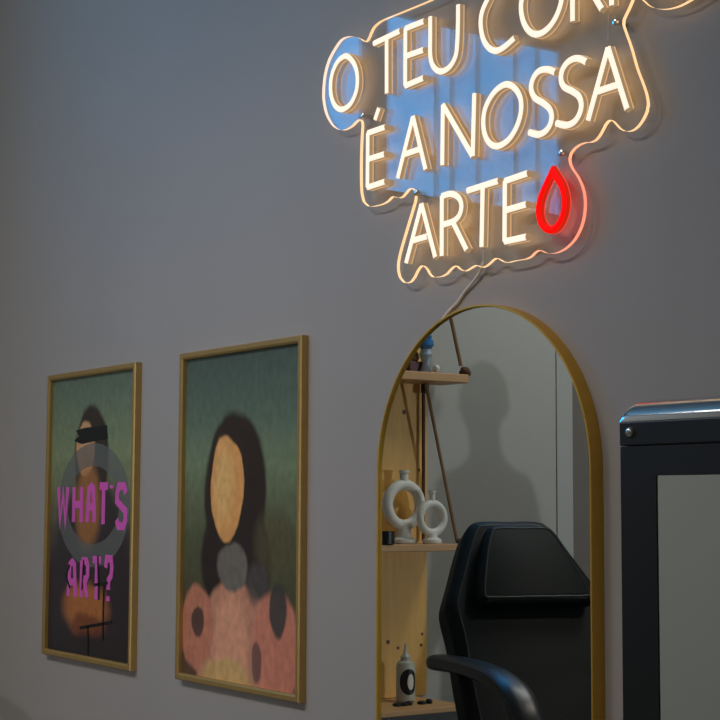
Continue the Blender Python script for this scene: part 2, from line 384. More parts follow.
letters("ART?", [(68, 76, 562, 596), (81, 88, 561, 597), (92, 101, 560, 599), (105, 112, 559, 600)], p1, .019)
# translucent grey ring laid over the print, and the black brush bar
def poly_print(name, pts, material, parent, y, th=.0005):
    bm = bmesh.new(); q = [at(x, z, y)-parent.location for x, z in pts]
    prism(bm, [(v.x, v.z) for v in q], y, y-th); return obj(name, bm, material, parent)
ringm = bpy.data.materials.new('translucent_grey'); ringm.use_nodes = True
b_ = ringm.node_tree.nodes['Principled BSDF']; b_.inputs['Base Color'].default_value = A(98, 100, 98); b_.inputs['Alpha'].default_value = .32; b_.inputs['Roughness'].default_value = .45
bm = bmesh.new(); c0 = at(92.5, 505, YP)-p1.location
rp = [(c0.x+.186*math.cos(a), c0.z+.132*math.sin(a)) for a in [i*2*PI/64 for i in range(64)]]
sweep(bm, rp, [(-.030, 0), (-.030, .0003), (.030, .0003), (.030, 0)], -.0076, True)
obj('grey_ring', bm, ringm, p1)
ink = mat('black_ink', (.008, .008, .008, 1), .5)
poly_print('painted_bar', [(76, 430.5), (84, 428), (107, 425), (108, 439), (95, 441), (82, 444), (74, 441), (79, 436)], ink, p1, YP)
bm = bmesh.new()
for pts in ([(70, 565), (66, 575), (70, 588)], [(84, 560), (82, 590)], [(98, 555), (99, 600)], [(94, 585), (108, 583)], [(104, 585), (103, 640)], [(88, 625), (88, 655)], [(80, 628), (112, 622)]):
    q = [at(x, z, YP)-p1.location for x, z in pts]; ribbon(bm, [(v.x, v.z) for v in q], .008, YP-.0004)
obj('ink_scrawl', bm, ink, p1)

# ------------------------------------------------------------------ neon sign
PY = -.016; PT = .007                    # back face of the acrylic sheet and its thickness
FY = PY-PT                               # front face, where the tubes sit
TD, TW = .0125, .0115
sign = empty('neon_sign', (at(480, 150, FY).x, PY, at(480, 150, FY).z), label='clear acrylic neon sign with glowing Portuguese words and a red drop, above the arched mirror', cat='neon sign')
so = sign.location
def L2(x, y, yy=FY-TD): v = at(x, y, yy)-so; return (v.x, v.z)
OUT = [(322.3, 90), (323.8, 75), (327.5, 61), (333, 50), (340, 40), (347, 36.5), (354, 36.7), (360, 38.8), (364.5, 41.8), (368, 38), (371, 30), (376, 24), (383, 19.5), (400, 12.5), (420, 4.3), (434, -2),
 (480, -26), (540, -56), (600, -83), (650, -98), (690, -95), (712, -70), (714, -40), (706, -14), (695, -4), (686, 2), (675, 7), (662, 9), (650, 6.5), (642, 0), (637, -5), (632.5, -2), (628, 8), (622.5, 20), (623, 27),
 (630, 47), (636, 68), (642, 84), (646, 97), (646.5, 108), (642, 119), (636, 127), (629, 131), (621, 130), (615, 124), (611, 120), (606.5, 121), (602.5, 128), (598, 136), (592, 141.5), (584, 142.5), (577, 145.5), (570, 152),
 (568.5, 160), (571, 168), (577.5, 178), (582.5, 191), (583.8, 206), (581.5, 222), (575, 237), (566, 247), (556, 252.5), (546, 253), (538.5, 250), (533.5, 253), (528, 258), (515, 260.5), (505, 262.5), (499, 259.5), (494.5, 258),
 (489, 263), (482, 267.5), (475.5, 265), (470, 268), (464, 271), (459, 269), (455, 265.5), (450, 269), (444, 275), (436, 277), (430, 276), (426, 269), (421, 265.3), (417, 270), (412, 279.5), (406, 283), (400, 279.5), (397, 269),
 (398.5, 255), (405, 232), (411, 212), (415, 197), (414, 190.5), (409.5, 188), (405, 193), (400.5, 197.5), (396, 197.5), (391.5, 196.3), (387, 201), (380, 204.5), (369, 206.3), (363, 202), (360.3, 190), (360, 160), (360.8, 135),
 (361.5, 122), (357.5, 119.5), (351, 126), (342, 130), (333, 126.5), (326, 115.5), (322.7, 102)]
poly = smoothpts([L2(x, y, FY) for x, y in OUT], 4, True)
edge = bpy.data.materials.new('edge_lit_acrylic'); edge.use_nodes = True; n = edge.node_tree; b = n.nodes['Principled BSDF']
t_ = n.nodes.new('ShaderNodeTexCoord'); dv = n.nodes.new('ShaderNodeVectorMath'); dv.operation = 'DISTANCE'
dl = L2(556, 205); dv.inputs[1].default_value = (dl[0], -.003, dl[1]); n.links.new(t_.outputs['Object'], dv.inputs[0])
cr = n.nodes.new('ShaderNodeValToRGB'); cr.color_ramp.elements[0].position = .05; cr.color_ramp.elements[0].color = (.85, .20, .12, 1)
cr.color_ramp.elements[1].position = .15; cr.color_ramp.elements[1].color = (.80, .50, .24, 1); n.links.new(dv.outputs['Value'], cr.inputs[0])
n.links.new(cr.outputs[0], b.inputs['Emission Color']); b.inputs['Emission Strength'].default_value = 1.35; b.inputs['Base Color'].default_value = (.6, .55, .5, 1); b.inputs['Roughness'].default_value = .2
bm = bmesh.new(); prism(bm, poly, 0, -PT)
bmesh.ops.bevel(bm, geom=[e for e in bm.edges if abs(e.verts[0].co.y-e.verts[1].co.y) < 1e-6], offset=.0009, segments=1, affect='EDGES')
bmesh.ops.recalc_face_normals(bm, faces=bm.faces)
for f in bm.faces: f.material_index = 0 if abs(f.normal.y) > .98 else 1
bmesh.ops.triangulate(bm, faces=[f for f in bm.faces if len(f.verts) > 4])
obj('acrylic_sheet', bm, [acrylic, edge], sign)
LET = {  # strokes of the front centre line; 's' = smooth curve, 'c' = closed smooth curve, 'l' = straight
 'O1': [('c', [(347.5, 56), (353.5, 62), (357, 71), (357.8, 82), (356, 93), (350.5, 104), (342.3, 109.3), (335.8, 106), (331.9, 97), (331, 85), (332.6, 73.5), (337, 63), (342, 57.5)])],
 'T1': [('l', [(374, 43.3), (400.5, 30.5)]), ('l', [(387, 38), (387, 93.5)])],
 'E1': [('l', [(424.5, 20.8), (405.8, 28.3), (405.6, 85.6), (424, 77.6)]), ('l', [(406, 56), (424, 49.5)])],
 'U1': [('s', [(430.6, 16.5), (430.6, 36), (430.7, 56), (433.8, 66.5), (440.8, 71.3), (449.5, 67), (455.8, 56), (457.7, 41), (458.3, 22), (458.4, 4.5)])],
 'C1': [('s', [(518, -12), (511, -19), (502, -18), (493, -10), (486.3, 2), (482, 13), (481, 25), (483.3, 38), (488.5, 47), (495.8, 50.5), (504, 47), (515, 37.3)])],
 'O2': [('c', [(521.3, 5), (523.2, 20), (529, 30.5), (537, 34), (546, 30), (554, 20.5), (560, 7), (562.3, -7), (560, -22), (552, -31), (542, -31), (532, -24), (525, -11)])],
 'R1': [('l', [(572.8, 21.3), (572.8, -45)]), ('s', [(572.8, -44), (583, -49), (594, -46), (598, -36), (594, -26), (583, -18), (573, -14)]), ('l', [(585, -20), (602.3, 9.3)])],
 'P1': [('l', [(611.8, 5.5), (611.8, -58)]), ('s', [(611.8, -57), (624, -62), (636, -58), (640, -48), (635, -37), (624, -30), (612, -27)])],
 'O3': [('c', [(650, -35), (653, -20), (661, -11), (671, -9), (682, -15), (691, -27), (696, -42), (696, -58), (690, -70), (680, -76), (668, -72), (657, -62), (651, -49)])],
 'acc': [('l', [(379.4, 107.5), (375.3, 119.5)])],
 'E2': [('l', [(385.6, 126.8), (368.2, 132.8), (367.8, 187.2), (385.4, 181.3)]), ('l', [(368.5, 159), (385, 153.8)])],
 'A2': [('l', [(398, 178), (413.3, 116.3), (426, 169.8)]), ('l', [(403.6, 154.5), (420.5, 148.8)])],
 'N2': [('l', [(442.6, 165.3), (443.2, 104.8), (473, 156.3), (474.6, 93.2)])],
 'O4': [('c', [(507.5, 84), (515.5, 88.5), (520.5, 97.5), (521.5, 108.5), (519, 121), (513.5, 133), (506.5, 141.5), (497.5, 146), (490, 143), (485.2, 134.5), (483.6, 123), (485, 110), (490.5, 97.5), (498.5, 88)])],
 'S1': [('s', [(555.6, 72), (547, 69), (538.5, 71.3), (533, 79), (531.4, 88.8), (535, 97.5), (543, 102.5), (549.5, 108.3), (552, 116), (550, 125), (545, 131.5), (538, 134.3), (529.3, 132)])],
 'S2': [('s', [(586.9, 61.8), (577.8, 58), (569, 61), (563, 68.8), (561.2, 78.8), (564.3, 86.6), (572.5, 91), (579, 96), (581.5, 104), (580, 112.8), (574.5, 121.5), (566, 125), (556.5, 122.8)])],
 'A3': [('l', [(588.2, 120.3), (608.2, 47.3), (627.4, 109.3)]), ('l', [(596.6, 91.5), (618.5, 84.2)])],
 'A4': [('l', [(406.4, 262.8), (421.8, 203.8), (435.6, 257.6)]), ('l', [(413.5, 240.3), (428, 236)])],
 'R2': [('l', [(442, 256), (442.2, 196)]), ('s', [(442.2, 196), (451, 193.6), (458.5, 197), (461.7, 205), (459.8, 214.5), (453.6, 221), (443, 224.5)]), ('l', [(453.2, 222), (467, 250.3)])],
 'T2': [('l', [(467.5, 190.5), (498.8, 180.6)]), ('l', [(483, 187), (481.8, 247)])],
 'E3': [('l', [(528, 173), (505.2, 180.8), (504.8, 241.3), (526.8, 236.6)]), ('l', [(506, 210), (526.8, 204)])],
 'drop': [('d', [(552.2, 170.5), (557, 178), (561.5, 186), (564.3, 198), (563.4, 212), (557.7, 225), (549.5, 229.8), (541.5, 224), (538.3, 210.5), (540.7, 196.5), (546, 183.5)])],
}
hw = TW/2
prof = [(-hw-.0009, 0), (-hw-.0009, .0014), (-hw, .0016), (-hw, TD*.80), (-hw*.72, TD*.92), (-hw*.28, TD), (hw*.28, TD), (hw*.72, TD*.92), (hw, TD*.80), (hw, .0016), (hw+.0009, .0014), (hw+.0009, 0)]
mids = [3, 3, 1, 0, 0, 0, 0, 0, 1, 3, 3, 2]
for k, strokes in LET.items():
    bm = bmesh.new()
    for kind, pts in strokes:
        q = [L2(x-1.4, y) for x, y in pts]
        if kind == 's': q = smoothpts(q, 5)
        if kind == 'c': q = smoothpts(q, 5, True)
        if kind == 'd':
            q = smoothpts(q, 5)+smoothpts([q[-1], q[0]], 3)[1:-1]
        if kind == 'l':                       # cut sharp corners into separate straight pieces, each a tube
            for a, b2 in zip(q, q[1:]): sweep(bm, [a, b2], prof, -PT, False, mids, 1)
        else: sweep(bm, q, prof, -PT, kind in 'cd', mids, 1)
    name = 'neon_drop' if k == 'drop' else ('neon_accent' if k == 'acc' else 'neon_letter')
    o = obj(name, bm, [neon_r, neon_rs, neon_rb, neon_rf] if k == 'drop' else [neon_w, neon_s, neon_b, neon_f], sign, True)
    if k == 'drop': o['label'] = 'red neon drop outline'
# stand-off screws holding the sheet to the wall
for x, y in ((363.5, 116), (616, 22), (562, 153), (417, 193), (700, -60)):
    v = L2(x, y, FY); bm = bmesh.new()
    lathe(bm, [(.0045, -.0155), (.0045, .0), (.0045, PT), (.0062, PT), (.0058, PT+.004), (.003, PT+.005)], n=16)
    bmesh.ops.rotate(bm, verts=bm.verts, matrix=Matrix.Rotation(PI/2, 3, 'X')); bmesh.ops.translate(bm, verts=bm.verts, vec=(v[0], 0, v[1]))
    obj('standoff_screw', bm, chrome, sign, True)
# hanging wires above the last letter, supply cable below
v0, v1 = L2(608, 14, FY-.002), L2(607.8, 40, FY-.002)
bm = bmesh.new(); tube(bm, [(v0[0], -PT-.001, v0[1]), (v1[0], -PT-.001, v1[1])], .0008, 6); obj('jumper_wire', bm, cablem, sign)
v0, v1 = L2(483, 249, FY-.002), L2(482.5, 264, FY-.002)
bm = bmesh.new(); tube(bm, [(v0[0], -PT-.001, v0[1]), (v1[0], -PT-.001, v1[1])], .0012, 6); obj('jumper_wire', bm, cablem, sign)
cp = [at(x, y, yy) for x, y, yy in ((483, 262, -.012), (480, 272, -.008), (472, 283, -.006), (464, 293, -.004), (457, 303, -.004), (449, 311, -.004), (442, 320, -.004))]
bm = bmesh.new(); tube(bm, smoothpts([tuple(p) for p in cp], 4), .0028, 8)
obj('supply_cable', bm, cablem, sign, True)
bpy.data.objects['supply_cable'].data.transform(Matrix.Translation(-so))

# ------------------------------------------------------------------ arched mirror
MX, MZ, MR, MD = -2.186, CAMZ+.0552, .300, .0268
MB = .35
mir = empty('arched_mirror', (MX, 0, MB), label='tall arched wall mirror with a slim gold frame under the neon sign', cat='mirror')
def archpts(r, inset, n=56):
    p = [(-r, inset), (-r, MZ-MB)]+[(-r*math.cos(a), MZ-MB+r*math.sin(a)) for a in [PI*i/n for i in range(1, n)]]+[(r, MZ-MB), (r, inset)]
    return p[::-1]
c = archpts(MR-.002, .002)
bm = bmesh.new(); sweep(bm, c, [(-.002, 0), (-.002, MD-.0006), (-.0014, MD), (.0014, MD), (.002, MD-.0006), (.002, 0)], -.0005, True)
obj('mirror_frame', bm, gold, mir, True)
bm = bmesh.new(); prism(bm, archpts(MR-.0042, .0042), -.016, -.0215); obj('mirror_glass', bm, mirror_glass, mir)

# ------------------------------------------------------------------ black framed glass-door cabinet at the right
CY = -.36
tl = at(619, 425, CY-.014); ztop = at(660, 398.2, CY-.005).z
CW = .62
cab = empty('glass_door_cabinet', (tl.x, CY, 0), label='black framed cabinet with a grey glass door and polished top edge, right of the mirror', cat='cabinet')
il = at(656, 478, CY-.012); zi = at(690, 475, CY-.012).z; zr = at(665, 444.5, CY-.013).z
bx = il.x-tl.x
bm = bmesh.new()
BD = .16
box(bm, 0, .02, .012, BD, .02, ztop-.03); box(bm, CW-.02, CW, .012, BD, .02, ztop-.03)
box(bm, .02, CW-.02, BD-.02, BD, .02, ztop-.03); box(bm, .02, CW-.02, .012, BD-.025, .02, .04)
obj('cabinet_body', bm, blackm, cab)
bm = bmesh.new()   # door frame with opening
box(bm, 0, bx, -.012, .012, .05, zr-.0006, bev=0); box(bm, CW-bx, CW, -.012, .012, .05, zr-.0006, bev=0)
box(bm, bx, CW-bx, -.012, .012, zi, zr-.0006, bev=0); box(bm, bx, CW-bx, -.012, .012, .05, .05+bx, bev=0)
door = obj('door', bm, blackm, cab)
obj('door_glass', BX(bx-.004, CW-bx+.004, -.0105, -.004, .05+bx-.004, zi+.004), door_glass, door)
# top rail, then the polished rounded cap with rounded ends
zc = at(640, 421, CY-.014).z
obj('top_rail', BX(0, CW, -.014, .02, zr, zc, bev=.002), blackm, cab)
bm = bmesh.new(); h = ztop-zc; rc = h*.95
def capsec(t): # half-round section over depth
    return (-.014+.035*(1-math.cos(t*PI/2)), zc+h*math.sin(t*PI/2))
secs = [capsec(i/10) for i in range(11)]
dep = BD
xs = [.018*(1-math.cos(PI/2*i/9)) for i in range(10)]; xs = xs+[CW-x for x in xs[::-1]]
def rnd(x):
    e = min(x, CW-x)
    return 1.0 if e >= .018 else max(0, 1-((.018-e)/.018)**2.6)**(1/2.6)
rings = []
for x in xs:
    k = max(.12, rnd(x))
    rings.append([bm.verts.new((x, y, zc+(z-zc)*k)) for y, z in secs+[(dep, zc+h), (dep, zc)]])
for a, b2 in zip(rings, rings[1:]):
    for i in range(len(a)): bm.faces.new((a[i], a[(i+1) % len(a)], b2[(i+1) % len(a)], b2[i]))
bm.faces.new(rings[0]); bm.faces.new(rings[-1])
obj('top_cap', bm, gloss, cab, True)
v = at(629.3, 432, CY-.016)-cab.location
bm = bmesh.new(); lathe(bm, [(.0068, 0), (.0068, .003), (.005, .0055), (.002, .0065)], n=18)
bmesh.ops.rotate(bm, verts=bm.verts, matrix=Matrix.Rotation(PI/2, 3, 'X')); bmesh.ops.translate(bm, verts=bm.verts, vec=(v.x, -.013, v.z))
obj('screw', bm, chrome, cab, True)
for k in range(4):
    x = .04 if k % 2 == 0 else CW-.04; y = .035 if k < 2 else BD-.03
    bm = bmesh.new(); lathe(bm, [(.018, 0), (.018, .022)], (x, y, 0), 14); obj('foot', bm, blackp, cab)

# ------------------------------------------------------------------ rope shelf on the left wall (seen in the mirror)
XS = XL+.02                              # face of the upright board
XF = XL+.19                              # front edge of the shelves
def sy(px, py=520, x=XS): return seen(px, py, x).y
def sz(px, py, x=XS): return seen(px, py, x).z
yR = sy(427); yL = yR+.215
shelf = empty('rope_wall_shelf', (XL, (yR+yL)/2, 0), label='pine wall shelf unit hung with jute ropes, left part of the mirror reflection', cat='wall shelf')
sl = shelf.location
CBT = sz(425, 703, XF)                   # top of the dark low cabinet
bm = bmesh.new(); box(bm, .0, .02, yR-sl.y, yL-sl.y, CBT+.002, 2.35, bev=.002); ub = obj('upright_board', bm, pine, shelf)
for px, py, r in ((388, 642, .008), (398, 648, .006), (422, 634, .005), (421, 645, .006), (404, 412, .009), (419, 470, .005)):
    y, z = sy(px, py), sz(px, py); bm = bmesh.new(); lathe(bm, [(r, 0), (r, .0008)], (0, 0, 0), 12)
    bmesh.ops.rotate(bm, verts=bm.verts, matrix=Matrix.Rotation(PI/2, 3, 'Y')); bmesh.ops.translate(bm, verts=bm.verts, vec=(.0202, y-sl.y, z))
    obj('knot', bm, knot, ub)
def ledge(pxr, pyt, pyb):                # right end (pixel) and top/bottom of the front edge
    ye = sy(pxr, pyt, XF); zt = sz(pxr, pyt, XF); zb = sz(pxr, pyb, XF)
    bm = bmesh.new(); box(bm, .021, XF-XL, ye-sl.y, yL+.25-sl.y, zb, zt, bev=.003)
    return obj('shelf_board', bm, pinel, shelf), ye, zt, zb
s1, ye1, zt1, zb1 = ledge(469, 374.5, 383)
s2, ye2, zt2, zb2 = ledge(458, 544, 551)
XM = (XS+XF)/2
def P_(px, py, x): v = seen(px, py, x); return v-sl
bm = bmesh.new(); a = P_(447, 300, XM); b2 = P_(461, 366, XM); tube(bm, [a, b2], .0075, 8); obj('rope', bm, rope, shelf, True)
bm = bmesh.new(); a = P_(426, 384, XM); b2 = P_(457, 541, XM); tube(bm, [a, b2], .0065, 8); obj('rope', bm, rope, shelf, True)
bm = bmesh.new(); a = P_(423.5, 386, XS+.02); b2 = P_(423.5, 541, XS+.02); tube(bm, [a, b2], .0065, 8); obj('rope', bm, roped, shelf, True)
def ball(bm, c, r, sq=(1, 1, 1), n=14, mi=0):
    t = bmesh.new(); bmesh.ops.create_uvsphere(t, u_segments=n, v_segments=n//2+2, radius=r)
    merge(bm, t, mi, Matrix.Translation(c) @ Matrix.Diagonal((*sq, 1)))
bm = bmesh.new(); kc = P_(465, 366, XM); kc.z = zt1+.019
for j in range(6):
    a = j*1.05; ball(bm, (kc.x+.008*math.cos(a), kc.y+.010*math.sin(a), kc.z+.006*math.sin(2*a)), .014)
obj('rope_knot', bm, roped, shelf, True)
bm = bmesh.new(); kc = P_(458, 541, XM); ball(bm, (kc.x, kc.y, zt2+.010), .011); obj('rope_knot', bm, roped, shelf, True)
bm = bmesh.new(); kc = P_(425, 385, XS+.03); box(bm, kc.x-.012, kc.x+.012, kc.y-.012, kc.y+.012, zb1-.035, zb1-.001, bev=.004); obj('hook', bm, blackp, shelf)

# low cabinet under the shelf
lc = empty('low_cabinet', (XL+.16, (ye2+yL)/2+.03, 0), label='low black cabinet with pine top under the rope shelf, lower left of mirror', cat='cabinet')
yc0 = sy(455.5, 704, XF+.06)-lc.location.y; yc1 = yL+.28-lc.location.y; zt = sz(455, 703, XF+.06)
CBT = zt
obj('cabinet_body', BX(-.155, .15, yc0+.004, yc1, 0, zt-.018), blackp, lc)
obj('cabinet_top', BX(-.158, .16, yc0, yc1, zt-.018, zt, bev=.002), pinel, lc)
ub.data.transform(Matrix.Identity(4))

# ring vases
def ring_vase(px, pyb, pyt, hwpx, ring_top, ring_bot, x, label, sup):
    c = seen(px, pyb, x); k = F/((Vector((c.x, -c.y, c.z))-CAM).dot(fw)); R = hwpx/(k*.80); H = (pyb-pyt)/k
    t = empty('ring_vase', (c.x, c.y, sup), label=label, cat='vase', group='white ring vases on the lower rope shelf')
    r = R*.215; Rc = R-r; zb = (pyb-ring_bot)/k; zt_ = (pyb-ring_top)/k; zc = (zb+zt_)/2; Rz = (zt_-zb)/2-r
    bm = bmesh.new(); tube(bm, [(0, Rc*math.cos(a), zc+Rz*math.sin(a)) for a in [2*PI*i/44 for i in range(44)]], r, 14, True)
    obj('ring_body', bm, ceramic, t, True)
    bm = bmesh.new(); lathe(bm, [(R*.46, 0), (R*.52, .006), (R*.50, .016), (R*.30, .024), (R*.24, zb+r)]); obj('vase_foot', bm, ceramic, t, True)
    z0 = zt_-r*.8
    bm = bmesh.new(); lathe(bm, [(R*.17, z0), (R*.16, H-.012), (R*.21, H-.008), (R*.21, H), (R*.13, H), (R*.12, H-.02)]); obj('vase_neck', bm, ceramic, t, True)
ring_vase(403.8, 543, 470, 20.5, 479, 530, XL+.075, 'larger white ring-shaped vase on the lower rope shelf', zt2)
ring_vase(432, 545, 492, 15, 501, 538, XL+.140, 'smaller white ring-shaped vase right of the larger one on the shelf', zt2)
# black cup at the shelf's left
c = seen(384.5, 543, XF-.03); bm = bmesh.new(); lathe(bm, [(.030, 0), (.036, .004), (.036, .048), (.031, .048), (.028, .008)])
t = empty('black_cup', (c.x, c.y, zt2), label='small black cup on the lower shelf in front of the larger vase', cat='cup'); obj('cup_body', bm, blackp, t, True)
# bottle with round emblem
c = seen(405.5, 700, XL+.12)
t = empty('pump_bottle', (c.x, c.y, CBT), label='white nozzle bottle with a round black emblem on the low cabinet', cat='bottle')
bm = bmesh.new(); lathe(bm, [(.030, 0), (.034, .004), (.034, .125), (.030, .138), (.018, .146)]); obj('bottle_body', bm, plastic, t, True)
bm = bmesh.new(); lathe(bm, [(.0185, .146), (.0185, .160), (.010, .168), (.006, .185), (.003, .205)]); obj('nozzle_cap', bm, plastic, t, True)
bm = bmesh.new()                    # round emblem wrapped on the front of the bottle
dirv = Vector((CAM.x-c.x, -(CAM.y)-c.y)); ang = math.atan2(dirv.y, dirv.x)
def onb(s, z, rr=.0346): return (rr*math.cos(ang+s/.0346), rr*math.sin(ang+s/.0346), z)
def disc(bm, s0, z0, ra, rb, rr, mi, n=28):
    ctr = bm.verts.new(onb(s0, z0, rr)); prev = None; rings = []
    for k in (.35, .7, 1): rings.append([bm.verts.new(onb(s0+ra*k*math.cos(2*PI*i/n), z0+rb*k*math.sin(2*PI*i/n), rr)) for i in range(n)])
    for i in range(n):
        f = bm.faces.new((ctr, rings[0][i], rings[0][(i+1) % n])); f.material_index = mi
        for a, b2 in zip(rings, rings[1:]):
            f = bm.faces.new((a[i], b2[i], b2[(i+1) % n], a[(i+1) % n])); f.material_index = mi
disc(bm, -.014, .072, .036, .046, .0347, 0); disc(bm, -.020, .072, .013, .028, .0352, 1)
o = obj('emblem', bm, [blackp, ceramic], t); o['label'] = 'round black emblem with a white centre'
# small black bits beside the bottle
for j, (px, w_, h_) in enumerate(((397, .016, .012), (403, .020, .010), (409, .014, .014), (422, .018, .012), (429, .013, .016))):
    c = seen(px, 702.5, XF+.02); bm = bmesh.new()
    lathe(bm, [(w_*.8, 0), (w_, h_*.3), (w_*.9, h_*.8), (w_*.5, h_)], n=14)
    o = obj('ink_cap', bm, blackp, None, True); o.location = (c.x, c.y, CBT)
    tag(o, 'tiny black cap on the pine-topped cabinet, ' + ('leftmost in the row', 'second from the left in the row', 'middle of the row', 'second from the right in the row', 'rightmost in the row')[j], 'cap', 'black caps in front of the white bottle')
# ornaments on the top shelf
c = seen(426, 372, XL+.12)
t = empty('figurine', (c.x, c.y, zt1), label='small blue and white figurine standing on the upper rope shelf', cat='figurine')
bm = bmesh.new(); lathe(bm, [(.018, 0), (.022, .01), (.014, .04), (.026, .07), (.018, .092)]); obj('figurine_base', bm, lblue, t, True)
bm = bmesh.new(); lathe(bm, [(.018, .09), (.030, .105), (.026, .125), (.014, .13)]); obj('figurine_body', bm, bluem, t, True)
bm = bmesh.new(); ball(bm, (0, 0, .138), .020, (1, 1.2, .7)); obj('figurine_head', bm, bluem, t, True)
bm = bmesh.new()
for a in range(5): tube(bm, [(.0, (a-2)*.008, .145), (0, (a-2)*.012, .175)], [.004, .002], 6)
obj('figurine_crest', bm, blackp, t)
c = seen(417, 372, XL+.08)
bm = bmesh.new(); box(bm, -.03, .03, -.035, .035, 0, .045, bev=.004); o = obj('trinket_box', bm, wine); o.location = (c.x, c.y+.02, zt1); tag(o, 'dark red trinket box on the upper rope shelf', 'box')
bm = bmesh.new(); lathe(bm, [(.018, 0), (.026, .012), (.022, .034), (.014, .038)]); o = obj('clay_pot', bm, brown, None, True); o.location = (c.x, c.y+.022, zt1+.045); tag(o, 'small brown clay pot on top of the dark red box', 'pot')
c = seen(436, 373, XF-.03)
bm = bmesh.new(); ball(bm, (0, 0, .016), .016, (1, .8, 1)); o = obj('glass_bead', bm, ceramic, None, True); o.location = (c.x, c.y, zt1); tag(o, 'small white bead ornament beside the figurine on the upper shelf', 'ornament')

# ------------------------------------------------------------------ treatment chair
REC = math.radians(32)
cc = Vector((-3.644, -1.416, 1.104)); rz = math.atan2(.281, .959)
ch = empty('treatment_chair', (cc.x, cc.y, 0), rz, label='black padded treatment chair with headrest and curved armrests, seen in the mirror', cat='chair')
bt = Matrix.Translation((0, 0, cc.z)) @ Matrix.Rotation(-REC, 4, 'Y')      # backrest frame: x = out of the pad, y = across, z = along the pad
def padmesh(half, th, bev, n=4, x0=0.):
    """upholstered pad: outline from (v, halfwidth) list, rounded edges"""
    o = smoothpts([(w_, v_) for v_, w_ in half], 5); o = [p for p in o]
    out = o + [(-a, b) for a, b in o[::-1] if a > 1e-6]
    bm = bmesh.new(); lay = []
    pro = [(0, x0-th), (0, x0-th*.3)] + [(bev*(1-math.cos(t)), x0-bev+bev*math.sin(t)) for t in [PI/2*i/n for i in range(n+1)]]
    pro[0] = (bev*.6, x0-th); pro.insert(1, (0, x0-th+bev*.6))
    cxy = (0, sum(p[1] for p in out)/len(out))
    N = len(out)
    def inset(d):
        q = []
        for i in range(N):
            a = Vector(out[i-1]); b = Vector(out[(i+1) % N]); t = (b-a)
            t = t.normalized() if t.length > 1e-9 else Vector((1, 0)); nn = Vector((-t.y, t.x))
            q.append((out[i][0]+nn.x*d, out[i][1]+nn.y*d))
        return q
    sgn = 1
    area2 = sum(out[i][0]*out[(i+1) % N][1]-out[(i+1) % N][0]*out[i][1] for i in range(N))
    if area2 < 0: sgn = -1
    for d, x in pro: lay.append([bm.verts.new((x, p[0], p[1])) for p in inset(sgn*d)])
    q = inset(sgn*bev)
    for a, b in zip(lay, lay[1:]):
        for i in range(N): bm.faces.new((a[i], a[(i+1) % N], b[(i+1) % N], b[i]))
    bm.faces.new(lay[0]); bm.faces.new(lay[-1])
    return bm, inset(sgn*bev*.85)
back = [(.298, .0), (.298, .095), (.278, .135), (.215, .172), (.10, .225), (.02, .262), (-.03, .268), (-.12, .266), (-.30, .275), (-.56, .27), (-.60, .25), (-.605, 0)]
seam = mat('leather_piping', (.04, .045, .042, 1), .45)
def pad(name, half, th, bev, x0):
    bm, q = padmesh(half, th, bev, x0=x0); bmesh.ops.transform(bm, matrix=bt, verts=bm.verts); o = obj(name, bm, leather, ch, True)
    bm = bmesh.new(); tube(bm, [(x0-bev*.02, a, b) for a, b in q[::2]], .0024, 6, True); bmesh.ops.transform(bm, matrix=bt, verts=bm.verts)
    obj('piping', bm, seam, o, True)
pad('backrest', back, .115, .035, 0.)
head = [(.240, 0), (.240, .078), (.224, .110), (.16, .140), (.07, .170), (.0, .188), (-.022, .180), (-.030, .160), (-.030, 0)]
pad('headrest', head, .055, .020, .060)
# seat and leg rest
bm = BX(.22, .80, -.27, .27, .60, .70, bev=.035, seg=3); obj('seat', bm, leather, ch, True)
bm = bmesh.new(); t = bmesh.new(); box(t, 0, .42, -.24, .24, -.08, 0, bev=.03, seg=3)
merge(bm, t, 0, Matrix.Translation((.79, 0, .69)) @ Matrix.Rotation(math.radians(38), 4, 'Y')); obj('leg_rest', bm, leather, ch, True)
AX, AY = .17, .300
for s in (1, -1):
    path = [(AX+a, 0, z-.033) for a, z in ((-.24, .958), (-.16, .966), (0, .973), (.16, .972), (.30, .960), (.40, .928), (.455, .87), (.475, .79), (.485, .68))]
    path = smoothpts(path, 5); bm = bmesh.new(); rings = []
    for i, p in enumerate(path):
        a = Vector(path[max(0, i-1)]); b = Vector(path[min(len(path)-1, i+1)]); tt = (b-a).normalized(); up_ = Vector((0, 1, 0)).cross(tt)*-1
        k = min(1, .25+i/6) if i < 5 else 1
        hw_, th_ = (.034+.018*i/len(path))*k, .024*k
        yc = s*AY
        ring = []
        for j in range(14):
            q = 2*PI*j/14; cx_ = math.copysign(abs(math.cos(q))**.7, math.cos(q)); sx_ = math.copysign(abs(math.sin(q))**.7, math.sin(q))
            ring.append(bm.verts.new(Vector((p[0], yc, p[2]))+Vector((0, 1, 0))*hw_*cx_+up_*th_*sx_))
        rings.append(ring)
    for a, b in zip(rings, rings[1:]):
        for j in range(14): bm.faces.new((a[j], a[(j+1) % 14], b[(j+1) % 14], b[j]))
    bm.faces.new(rings[0]); bm.faces.new(rings[-1])
    arm = obj('armrest', bm, leather3, ch, True)
    bm = bmesh.new(); tube(bm, [(.485+AX, s*AY, .66), (.48+AX, s*AY, .60), (.46+AX, s*.24, .575)], .016, 10); obj('arm_support', bm, blackm, arm, True)
obj('seat_frame', BX(.05, .74, -.2, .2, .53, .60, bev=.008), blackm, ch)
bm = bmesh.new(); tube(bm, [(.12, 0, .57), (.05, 0, .62), (-.02, 0, .78)], .03, 10); obj('back_bracket', bm, blackm, ch, True)
